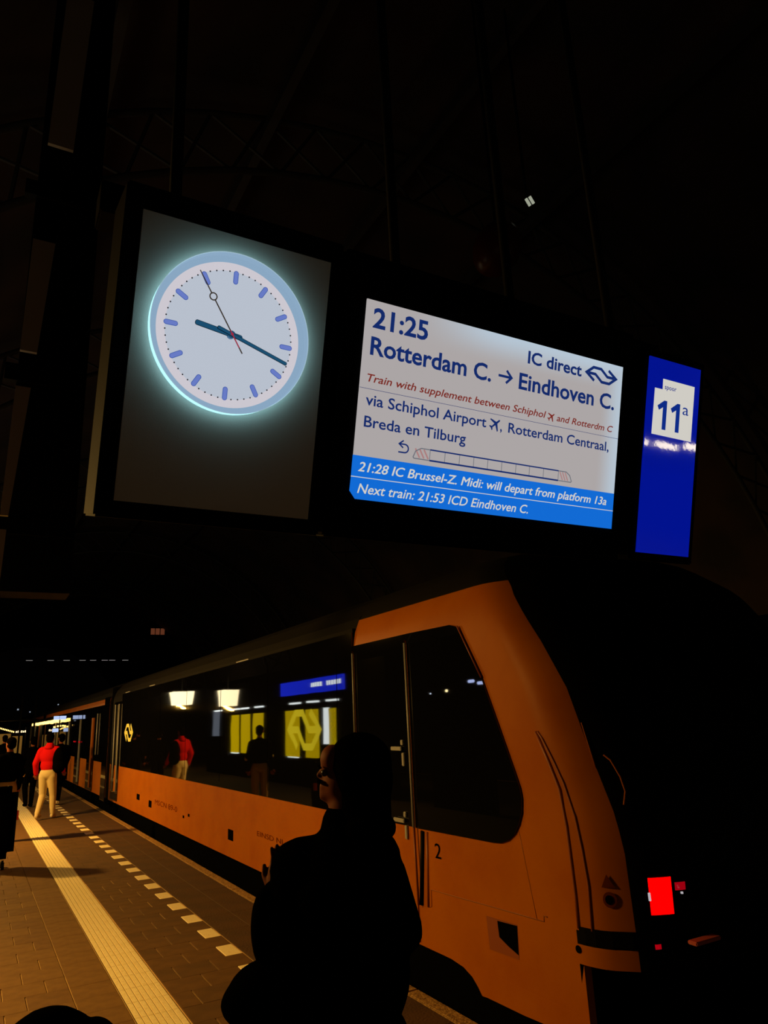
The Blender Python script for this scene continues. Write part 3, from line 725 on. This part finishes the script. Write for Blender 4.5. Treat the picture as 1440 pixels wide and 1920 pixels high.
for x, y, z, s in ((-.05, 45, 2.4, .03), (.9, 45, 3.1, .04), (1.5, 45, 2.95, .03), (2.1, 45, 2.75, .03), (2.9, 45, 3.3, .03)):
    thing_box('roof_lamp', (x + 1.2 - s, x + 1.2 + s, y, y + .05, z - s, z + s), K['strip_grey'], 'tiny pale roof lamp above the far passengers', 'lamp', 'tiny roof lamps above the far passengers')
thing_box('far_kiosk', (.55, 1.35, 50, 52, 0, 2.2), K['black'], 'dark kiosk block at the far end of the platform', 'kiosk')
glow = emis('kiosk_glow', (.16, .075, .012), 1)
for x0, x1, z0, z1 in ((1.36, 1.95, .9, 1.85), (2.05, 2.55, 1.1, 1.7)):
    thing_box('lit_shop_front', (x0, x1, 47, 47.4, 0, z1), glow, 'dim amber shop front at the far end of the platform, ' + ('left' if x0 < 2 else 'right') + ' part', 'shop')
for x in (1.98, 2.6): thing_box('far_column', (x, x + .08, 40, 40.1, 0, 3.6), K['frame'], ('left' if x < 2 else 'right') + ' one of two thin dark columns before the far shop front', 'column')
# ================================================================ ROOF
def col_at(z): return interp(z, [0, 3.6, 5.2, 6.3, 7.4, 8.9, 10], [-.02, .034, .05, .06, .10, .13, .15]), interp(z, [0, 3.6, 5.2, 6.3, 7.4, 8.9, 10], [.03, .093, .19, .25, .33, .384, .42])
cl = empty('column', (.2, 6.5, 0), 'tall tapering steel column at the left edge, with a pale narrow face', 'column')
def flange(z0, z1):
    bm = bmesh.new(); a, b = col_at(z0), col_at(z1)
    for y0, y1 in ((6.48, 6.52),):
        v = [bm.verts.new(p_) for p_ in ((a[0], y0, z0), (a[1], y0, z0), (b[1], y0, z1), (b[0], y0, z1), (a[0], y1, z0), (a[1], y1, z0), (b[1], y1, z1), (b[0], y1, z1))]
        for f in ((0, 1, 2, 3), (7, 6, 5, 4), (1, 5, 6, 2), (4, 0, 3, 7), (0, 4, 5, 1), (3, 2, 6, 7)): bm.faces.new([v[k] for k in f])
    link('pale_face', fin(bm), K['flange'], cl)
for z0, z1 in ((2.0, 3.50), (3.62, 4.80), (5.15, 6.31), (7.42, 9.4)): flange(z0, z1)
box('web', (.05, .62, 6.56, 6.9, 3.0, 11), K['frame'], cl)
for z in (3.56, 4.95, 6.9): box('collar', (-.05, .60, 6.52, 6.6, z - .08, z + .08), K['frame'], cl)
rf = bmesh.new()
Rr = 11.0; ctr = (6.0, 1.0)
arch = [(ctr[0] + Rr * math.cos(math.radians(a)), ctr[1] + Rr * math.sin(math.radians(a))) for a in range(15, 170, 5)]
ceil = bmesh.new()
for (x0, z0), (x1, z1) in zip(arch, arch[1:]):
    vs = [ceil.verts.new(p_) for p_ in ((x0, -14, z0), (x1, -14, z1), (x1, 100, z1), (x0, 100, z0))]; ceil.faces.new(vs)
ce = link('ceiling', fin(ceil), K['roofwood']); tag(ce, kind='structure')
for y in (-6, 2, 9, 16, 26, 38, 52):
    tr = empty('roof_truss', (6, y, 8), 'dark arched lattice roof truss, the ' + {-6: 'one behind the photographer', 2: 'one right above the hanging signs', 9: 'first one seen behind the signs', 16: 'second one behind the signs', 26: 'third one behind the signs', 38: 'fourth one behind the signs', 52: 'farthest one behind the signs'}[y], 'truss', 'arched roof trusses')
    for r_, nm in ((10.7, 'upper_chord'), (9.7, 'lower_chord')):
        tube(nm, [(ctr[0] + r_ * math.cos(math.radians(a)), y, ctr[1] + r_ * math.sin(math.radians(a))) for a in range(15, 170, 5)], .06, K['steel'], tr, 6)
    bm = bmesh.new()
    for a in range(15, 165, 5):
        for q0, q1 in ((9.7, 10.7), (10.7, 9.7)):
            tube_bm(bm, [(ctr[0] + q0 * math.cos(math.radians(a)), y, ctr[1] + q0 * math.sin(math.radians(a))), (ctr[0] + q1 * math.cos(math.radians(a + 5)), y, ctr[1] + q1 * math.sin(math.radians(a + 5)))], .03, 5)
    link('lattice', fin(bm), K['steel'], tr)
for k, a in enumerate((150, 135, 120, 105, 90, 75)):
    x, z = ctr[0] + 10.5 * math.cos(math.radians(a)), ctr[1] + 10.5 * math.sin(math.radians(a))
    o = box('purlin', (x - .07, x + .07, -10, 90, z - .1, z + .1), K['steel']); tag(o, 'long dark roof purlin, the ' + ['first', 'second', 'third', 'fourth', 'fifth', 'sixth'][k] + ' counted from the column at the left edge', 'beam', 'roof purlins')
sp_ = empty('roof_floodlight', (5.9, 6, 8.5), 'pair of small pale lamps high in the dark above the departure display', 'lamp')
for (x, z) in ((5.87, 8.44), (5.94, 8.50)):
    tube('lamp_tube', [(x - .03, 6, z + .05), (x + .03, 6, z - .04)], .020, emis('floodlight', (.32, .34, .26), 1) if x < 5.9 else bpy.data.materials['floodlight'], sp_)
tube('stem', [(5.9, 6.05, 8.5), (5.9, 6.05, 11.9)], .02, K['frame'], sp_)
dm = empty('pendant_dome', (5.25, 6.0, 7.2), 'dim reddish dome lamp housing hanging above the departure display', 'lamp')
bm = bmesh.new(); bmesh.ops.create_uvsphere(bm, u_segments=24, v_segments=14, radius=.5, matrix=Matrix.Translation((5.25, 6, 7.52)) @ Matrix.Rotation(math.radians(30), 4, 'Y') @ Matrix.Diagonal((.6, .6, .85, 1)))
link('dome', fin(bm, smooth=True), mat('dome_red', (.06, .010, .002), .35, spec=.3), dm)
tube('stem', [(5.25, 6, 7.9), (5.25, 6, 11.9)], .02, K['frame'], dm)
# ================================================================ PEOPLE
def capsule(bm, a, b, ra, rb):
    a = Vector(a); b = Vector(b); d = (b - a).normalized(); pts = []; rs = []
    for t in (80, 55, 30, 0): pts.append(a - d * ra * math.sin(math.radians(t))); rs.append(ra * math.cos(math.radians(t)))
    for t in (0, 30, 55, 80): pts.append(b + d * rb * math.sin(math.radians(t))); rs.append(rb * math.cos(math.radians(t)))
    tube_bm(bm, pts, rs, 14)
def ellipsoid(bm, c, r, rot=None):
    mt = Matrix.Translation(c)
    if rot: mt = mt @ Matrix.Rotation(math.radians(rot[1]), 4, rot[0])
    bmesh.ops.create_icosphere(bm, subdivisions=3, radius=1, matrix=mt @ Matrix.Diagonal((*r, 1)))
def blend(prims, voxel, smooth=4, grow=0):
    parts = []
    out = bmesh.new()
    for p_ in prims:
        b = bmesh.new()
        if p_[0] == 'c': capsule(b, p_[1], p_[2], p_[3] + grow, p_[4] + grow)
        else: ellipsoid(b, p_[1], tuple(x + grow for x in p_[2]), p_[3] if len(p_) > 3 else None)
        me = bpy.data.meshes.new('p'); b.to_mesh(me); b.free(); out.from_mesh(me); bpy.data.meshes.remove(me)
    me = bpy.data.meshes.new('body'); out.to_mesh(me); out.free()
    o = bpy.data.objects.new('tmp', me); C.objects.link(o)
    r = o.modifiers.new('r', 'REMESH'); r.mode = 'VOXEL'; r.voxel_size = voxel; r.use_smooth_shade = True
    s = o.modifiers.new('s', 'SMOOTH'); s.iterations = smooth; s.factor = .5
    bpy.context.view_layer.update()
    res = bpy.data.meshes.new_from_object(o.evaluated_get(bpy.context.evaluated_depsgraph_get()))
    bpy.data.objects.remove(o); bpy.data.meshes.remove(me)
    for f in res.polygons: f.use_smooth = True
    res.materials.clear(); return res
def hand_prims(w_, d, side, curl=.5):
    """palm and five separate fingers from wrist w_, pointing along d"""
    w_ = Vector(w_); d = Vector(d).normalized(); s = Vector((0, 0, 1)).cross(d)
    s = s.normalized() if s.length > .1 else Vector((0, 1, 0)); n = d.cross(s)
    P = [('c', w_ + d * .02, w_ + d * .075, .022, .026), ('c', w_ + d * .03 + s * .018, w_ + d * .08 + s * .025, .018, .017), ('c', w_ + d * .03 - s * .018, w_ + d * .08 - s * .025, .018, .017)]
    for i, ln in enumerate((.062, .072, .068, .052)):
        b = w_ + d * .088 + s * (.030 - .020 * i); m1 = b + d * ln * .5 + n * .008 * curl; e = m1 + d * ln * .4 + n * .035 * curl
        P += [('c', b - d * .02, m1, .0088, .0082), ('c', m1, e, .0080, .0070)]
    b = w_ + d * .03 + s * .034 * side; m1 = b + d * .030 + s * .022 * side; P += [('c', b, m1, .012, .0105), ('c', m1, m1 + d * .028 + n * .01, .010, .008)]
    return P
def person(loc, rz, h, pose, mats, label, hood=False, hat=False, voxel=.016, group=None):
    """pose: legs as (hip->knee->ankle y offsets), arms as elbow / wrist points; local +Y is where the body faces"""
    k = h / 1.80
    r = empty('person', loc, label, 'person', group, local=True); r.rotation_euler = (0, 0, rz); r.scale = (k, k, k)
    (lk, la), (rk, ra) = pose['legs']; turn = pose.get('turn', 0)
    hips = {-1: (-.09, 0, .90), 1: (.09, 0, .90)}
    legs = []; shoes = []
    for s, (kn, an) in ((-1, (lk, la)), (1, (rk, ra))):
        hp = hips[s]; K_ = (s * .10, kn[0], kn[1]); A = (s * .10, an[0], an[1])
        legs += [('c', hp, K_, .088, .060), ('c', K_, A, .058, .040)]
        shoes += [('c', (A[0], A[1] - .03, A[2] - .045), (A[0], A[1] + .15, A[2] - .055), .042, .036)]
    torso = [('e', (0, 0, .96), (.165, .12, .13)), ('e', (0, 0, 1.12), (.15, .11, .16)), ('e', (0, 0, 1.32), (.175, .125, .18)), ('c', (-.15, 0, 1.43), (.15, 0, 1.43), .068, .068)]
    arms = []; hands = []
    for s in (-1, 1):
        e, w_ = pose['arms'][0 if s < 0 else 1]
        arms += [('c', (s * .185, 0, 1.42), e, .056, .044), ('c', e, w_, .043, .030)]
        hands.append(hand_prims(w_, Vector(w_) - Vector(e), -s))
    c_, s_ = math.cos(turn), math.sin(turn)
    def hd(x, y, z): return (x * c_ - y * s_, x * s_ + y * c_, z)
    neck = [('c', (0, -.01, 1.45), hd(0, .005, 1.60), .056, .052)]
    head = [('e', hd(0, -.01, 1.70), (.078, .095, .100)), ('e', hd(0, .020, 1.655), (.062, .078, .078)), ('c', hd(0, .07, 1.60), hd(0, .05, 1.61), .028, .035),
            ('c', hd(0, .102, 1.685), hd(0, .112, 1.665), .009, .013), ('e', hd(.078, -.01, 1.67), (.016, .016, .030)), ('e', hd(-.078, -.01, 1.67), (.016, .016, .030)), ('c', hd(-.016, .100, 1.632), hd(.016, .100, 1.632), .008, .008)]
    link('body', blend(legs + torso + arms + neck + head, voxel, 3), mats['skin'], r, inv=False)
    link('trousers', blend([p_ for p_ in legs] + [('e', (0, 0, .95), (.16, .115, .12))], voxel, 3, .016), mats['legs'], r, inv=False)
    link('jacket', blend(torso[1:] + arms + ([('c', (0, -.02, 1.47), (0, -.01, 1.53), .07, .068)] if hood else [('c', (0, -.01, 1.45), (0, 0, 1.49), .062, .06)]), voxel, 3, pose.get('puff', .022)), mats['top'], r, inv=False)
    if hood: link('hood', blend([('e', (0, -.07, 1.50), (.10, .07, .06))], voxel, 3), mats['top'], r, inv=False)
    link('hair', blend([('e', hd(0, -.025, 1.725), (.086, .097, .088)), ('e', hd(0, -.045, 1.67), (.080, .068, .085))], .012, 3), mats['hair'], r, inv=False)
    for sh_ in shoes: link('shoe', blend([sh_], .012, 2, .004), mats['shoe'], r, inv=False)
    for hp in hands: link('hand', blend(hp, .006 if voxel < .02 else .009, 1), mats['skin'], r, inv=False)
    for s in (-1, 1):
        bm = bmesh.new(); bmesh.ops.create_uvsphere(bm, u_segments=10, v_segments=8, radius=.011, matrix=Matrix.Translation(hd(s * .030, .088, 1.70))); link('eye', fin(bm, smooth=True), K['eye'], r, inv=False)
    return r
def wear(top, legs, shoe='blackcloth', skin='skin', hair='hair'): return dict(top=K[top], legs=K[legs], shoe=K[shoe], skin=K[skin], hair=K[hair])
walk = dict(legs=(((.06, .50), (-.16, .14)), ((.12, .50), (.16, .10))), arms=(((-.26, -.06, 1.17), (-.27, .04, .95)), ((.25, .05, 1.17), (.26, .18, .98))))
stand = dict(legs=(((.02, .50), (0, .09)), ((.02, .50), (0, .09))), arms=(((-.25, -.03, 1.15), (-.26, .06, .90)), ((.25, -.03, 1.15), (.26, .06, .90))))
# the man in red, walking away along the platform
p1 = person((1.60, 18.7, 0), math.radians(-25), 1.84, walk, wear('redcloth', 'beige', 'shoe'), 'person in a red hooded sweater and beige trousers with a black backpack, walking', hood=True)
bp_ = empty('backpack', (1.72, 18.6, 1.2), 'black backpack worn by the person in the red sweater', 'bag')
link('pack', blend([('e', (1.79, 18.53, 1.26), (.13, .15, .27)), ('e', (1.80, 18.5, 1.12), (.14, .14, .16))], .02, 3), K['blackcloth'], bp_)
tube('strap', [(1.72, 18.62, 1.50), (1.62, 18.62, 1.56), (1.56, 18.72, 1.50)], .018, K['blackcloth'], bp_)
person((1.46, 21.9, 0), math.radians(8), 1.76, walk, wear('blackcloth', 'blackcloth'), 'person all in black walking just left of the red sweater', voxel=.02)
p3 = person((2.14, 21.9, 0), math.radians(20), 1.80, walk, wear('blackcloth', 'darkcloth', 'shoe'), 'person in a long black coat walking just right of the red sweater', voxel=.02)
link('coat_skirt', blend([('c', (0, 0, 1.2), (0, 0, .72), .19, .21)], .03, 3), K['blackcloth'], p3, inv=False)

p4 = person((.66, 15.6, 0), math.radians(30), 1.80, stand, wear('blackcloth', 'tan', 'shoe'), 'person at the left edge in a black vest with cream sleeves and tan trousers')
link('sleeve', blend([('c', (-.25, .02, 1.15), (-.08, .20, 1.08), .065, .05)], .016, 3), K['cream'], p4, inv=False)
link('sleeve', blend([('c', (.185, 0, 1.40), (.26, -.02, 1.12), .075, .065)], .016, 3), K['cream'], p4, inv=False)
person((.98, 27.5, 0), math.radians(10), 1.82, stand, wear('blackcloth', 'darkcloth'), 'distant person in black standing far down the platform, near the left edge', voxel=.025)
# tall suitcase at the left edge
sc_ = empty('suitcase', (.42, 12.6, 0), 'tall black suitcase with a red tag, cut by the left edge of the frame', 'suitcase')
bm = bmesh.new(); abox(bm, .20, .70, 12.45, 12.80, .14, 1.12, bev=.09); link('shell', fin(bm, smooth=True), K['blackcloth'], sc_)
for x in (.27, .57):
    for y in (12.52, 12.73): tube('wheel', [(x - .02, y, .05), (x + .02, y, .05)], .05, K['frame'], sc_, 14)
    tube('handle_rod', [(x, 12.78, 1.0), (x, 12.78, 1.12)], .01, K['chrome'], sc_)
box('tag', (.70, .72, 12.46, 12.56, .66, .78), mat('red_tag', (.5, .02, .01), .6), sc_)
tb_ = empty('travel_bag', (.42, 3.72, 0), 'black round-topped travel bag in the lower left corner of the frame', 'bag')
link('bag_body', blend([('e', (.38, 3.60, .45), (.27, .17, .36)), ('e', (.56, 3.62, .39), (.17, .16, .34)), ('e', (.42, 3.60, .18), (.27, .17, .17))], .015, 3), K['blackcloth'], tb_)
tube('carry_handle', [(.30, 3.50, .68), (.34, 3.47, .73), (.42, 3.47, .73), (.46, 3.50, .68)], .012, K['blackcloth'], tb_)
# ---------------------------------------------------------------- person in front, seen from behind, head turned left
c0 = Vector((1.15, 2.31, 0)); hdg = math.atan2(-.495, .869)
def FP(l, d, z): return (l, d, z)               # local frame: +X to the right, +Y away from the camera
fpn = empty('person', (1.15, 2.31, 0), 'large silhouetted person from behind in a bulky black jacket, head turned left', 'person', local=True)
fpn.rotation_euler = (0, 0, hdg)
tor = [('e', (-.03, .02, 1.32), (.185, .15, .21)), ('c', (-.19, .02, 1.405), (.05, .0, 1.43), .085, .085), ('e', (-.03, .02, 1.10), (.18, .14, .20)), ('e', (-.05, .02, .93), (.17, .135, .14))]
nk = [('c', (-.02, .01, 1.44), (-.03, .01, 1.60), .062, .060)]
hdx = [('e', (.015, .015, 1.712), (.105, .082, .105)), ('e', (-.035, .015, 1.672), (.072, .066, .085)), ('c', (-.075, .015, 1.625), (-.082, .015, 1.635), .028, .030),
       ('c', (-.106, .015, 1.712), (-.120, .015, 1.695), .010, .011), ('c', (-.108, .0, 1.664), (-.108, .03, 1.664), .009, .009), ('c', (-.110, .015, 1.654), (-.104, .015, 1.625), .010, .016),
       ('e', (.02, -.066, 1.69), (.022, .014, .032)), ('e', (.02, .096, 1.69), (.022, .014, .032)), ('e', (-.07, .015, 1.745), (.045, .06, .05))]
al = [('c', (-.18, .02, 1.40), (-.265, .0, 1.19), .072, .062), ('c', (-.265, .0, 1.19), (-.295, .17, 1.30), .055, .036)]
ar = [('c', (.085, .0, 1.38), (.138, .02, 1.21), .066, .058), ('c', (.138, .02, 1.21), (.05, .20, 1.08), .050, .038)]
lg_ = [('c', (-.13, .02, .90), (-.13, .05, .50), .095, .065), ('c', (-.13, .05, .50), (-.13, .0, .09), .062, .045), ('c', (.05, .02, .90), (.05, .05, .50), .095, .065), ('c', (.05, .05, .50), (.05, .0, .09), .062, .045)]
link('body', blend(tor + nk + hdx + al + ar + lg_, .009, 4), K['skin'], fpn, inv=False)
link('jacket', blend(tor + al + ar + [('c', (-.03, .01, 1.45), (-.03, .01, 1.53), .082, .074), ('e', (-.30, -.01, 1.25), (.03, .06, .10))], .012, 3, .014), K['blackcloth'], fpn, inv=False)
link('collar', blend([('c', (.0, .01, 1.50), (.03, .0, 1.575), .086, .082), ('e', (.05, -.05, 1.53), (.09, .07, .055))], .012, 3), K['blackcloth'], fpn, inv=False)
link('trousers', blend(lg_ + tor[3:], .012, 3, .012), K['darkcloth'], fpn, inv=False)
link('hair', blend([('e', (.022, .015, 1.728), (.112, .094, .104)), ('e', (.050, .005, 1.68), (.085, .112, .125)), ('c', (.035, .005, 1.62), (.03, .0, 1.52), .090, .095), ('e', (-.01, .0, 1.70), (.055, .098, .085))], .009, 6), K['hair'], fpn, inv=False)
link('eyebrow', blend([('c', (-.108, -.045, 1.722), (-.116, -.012, 1.726), .005, .005), ('c', (-.108, .075, 1.722), (-.116, .042, 1.726), .005, .005)], .004, 1), K['hair'], fpn, inv=False)
link('moustache', blend([('c', (-.116, -.012, 1.676), (-.120, .042, 1.676), .008, .008)], .004, 1), K['hair'], fpn, inv=False)
for s in (-.03, .06):
    bm = bmesh.new(); bmesh.ops.create_uvsphere(bm, u_segments=12, v_segments=8, radius=.012, matrix=Matrix.Translation((-.096, s, 1.705))); link('eye', fin(bm, smooth=True), K['eye'], fpn, inv=False)
for w_, d_, s in (((-.295, .17, 1.30), (.10, .25, .8), 1), ((.05, .20, 1.08), (-.6, .6, -.1), -1)):
    link('hand', blend(hand_prims(w_, d_, s), .005, 1), K['skin'], fpn, inv=False)
for x in (-.13, .05): link('shoe', blend([('c', (x, -.03, .045), (x, .16, .04), .045, .038)], .010, 2), K['blackcloth'], fpn, inv=False)
bag = empty('shoulder_bag', (.93, 2.43, 1.0), 'black rounded bag slung at the left hip of the silhouetted person', 'bag', local=True); bag.rotation_euler = (0, 0, hdg)
link('bag_body', blend([('e', (-.02, -.02, .05), (.15, .09, .115)), ('e', (-.06, -.02, .04), (.125, .08, .08)), ('e', (.05, -.02, -.06), (.12, .10, .16))], .012, 4), K['blackcloth'], bag, inv=False)


fc = empty('far_canopy', (2.9, 38, 0), 'thin dark canopy edge over the far platform from which the bulbs and lamp reflections hang', 'canopy')
box('edge_beam', (2.85, 3.05, 29.5, 47, 2.331, 2.42), K['frame'], fc)
for y in (30.5, 46.5): box('post', (2.86, 2.9, y, y + .06, 0, 2.34), K['frame'], fc)
box('cross_beam', (1.1, 3.0, 44, 45.1, 2.5, 2.56), K['frame'], fc)

ip = empty('info_post', (-2.5, 12.4, 0), 'dark platform post with small lights, mirrored as dots in the cab side window', 'post')
box('post', (-2.56, -2.46, 11.5, 13.6, 0, 2.6), K['under'], ip)
for y, z, r_, m_ in ((12.82, 2.33, .030, 'warmglow'), (13.45, 2.30, .014, 'coolglow')):
    bm = bmesh.new(); bmesh.ops.create_uvsphere(bm, u_segments=14, v_segments=10, radius=r_, matrix=Matrix.Translation((-2.44, y, z))); link('small_lamp', fin(bm, smooth=True), mat('small_lamp', (0, 0, 0), emit=(1, .8, .4) if m_ == 'warmglow' else (.7, .8, 1), strength=14), ip)
for y, z in ((11.93, 2.47), (11.62, 2.42)):
    bm = bmesh.new(); abox(bm, -2.46, -2.43, y - .11, y + .11, z - .03, z + .03, bev=.02); link('status_light', fin(bm), mat('status_light', (0, 0, 0), emit=(.5, .6, 1), strength=9), ip)
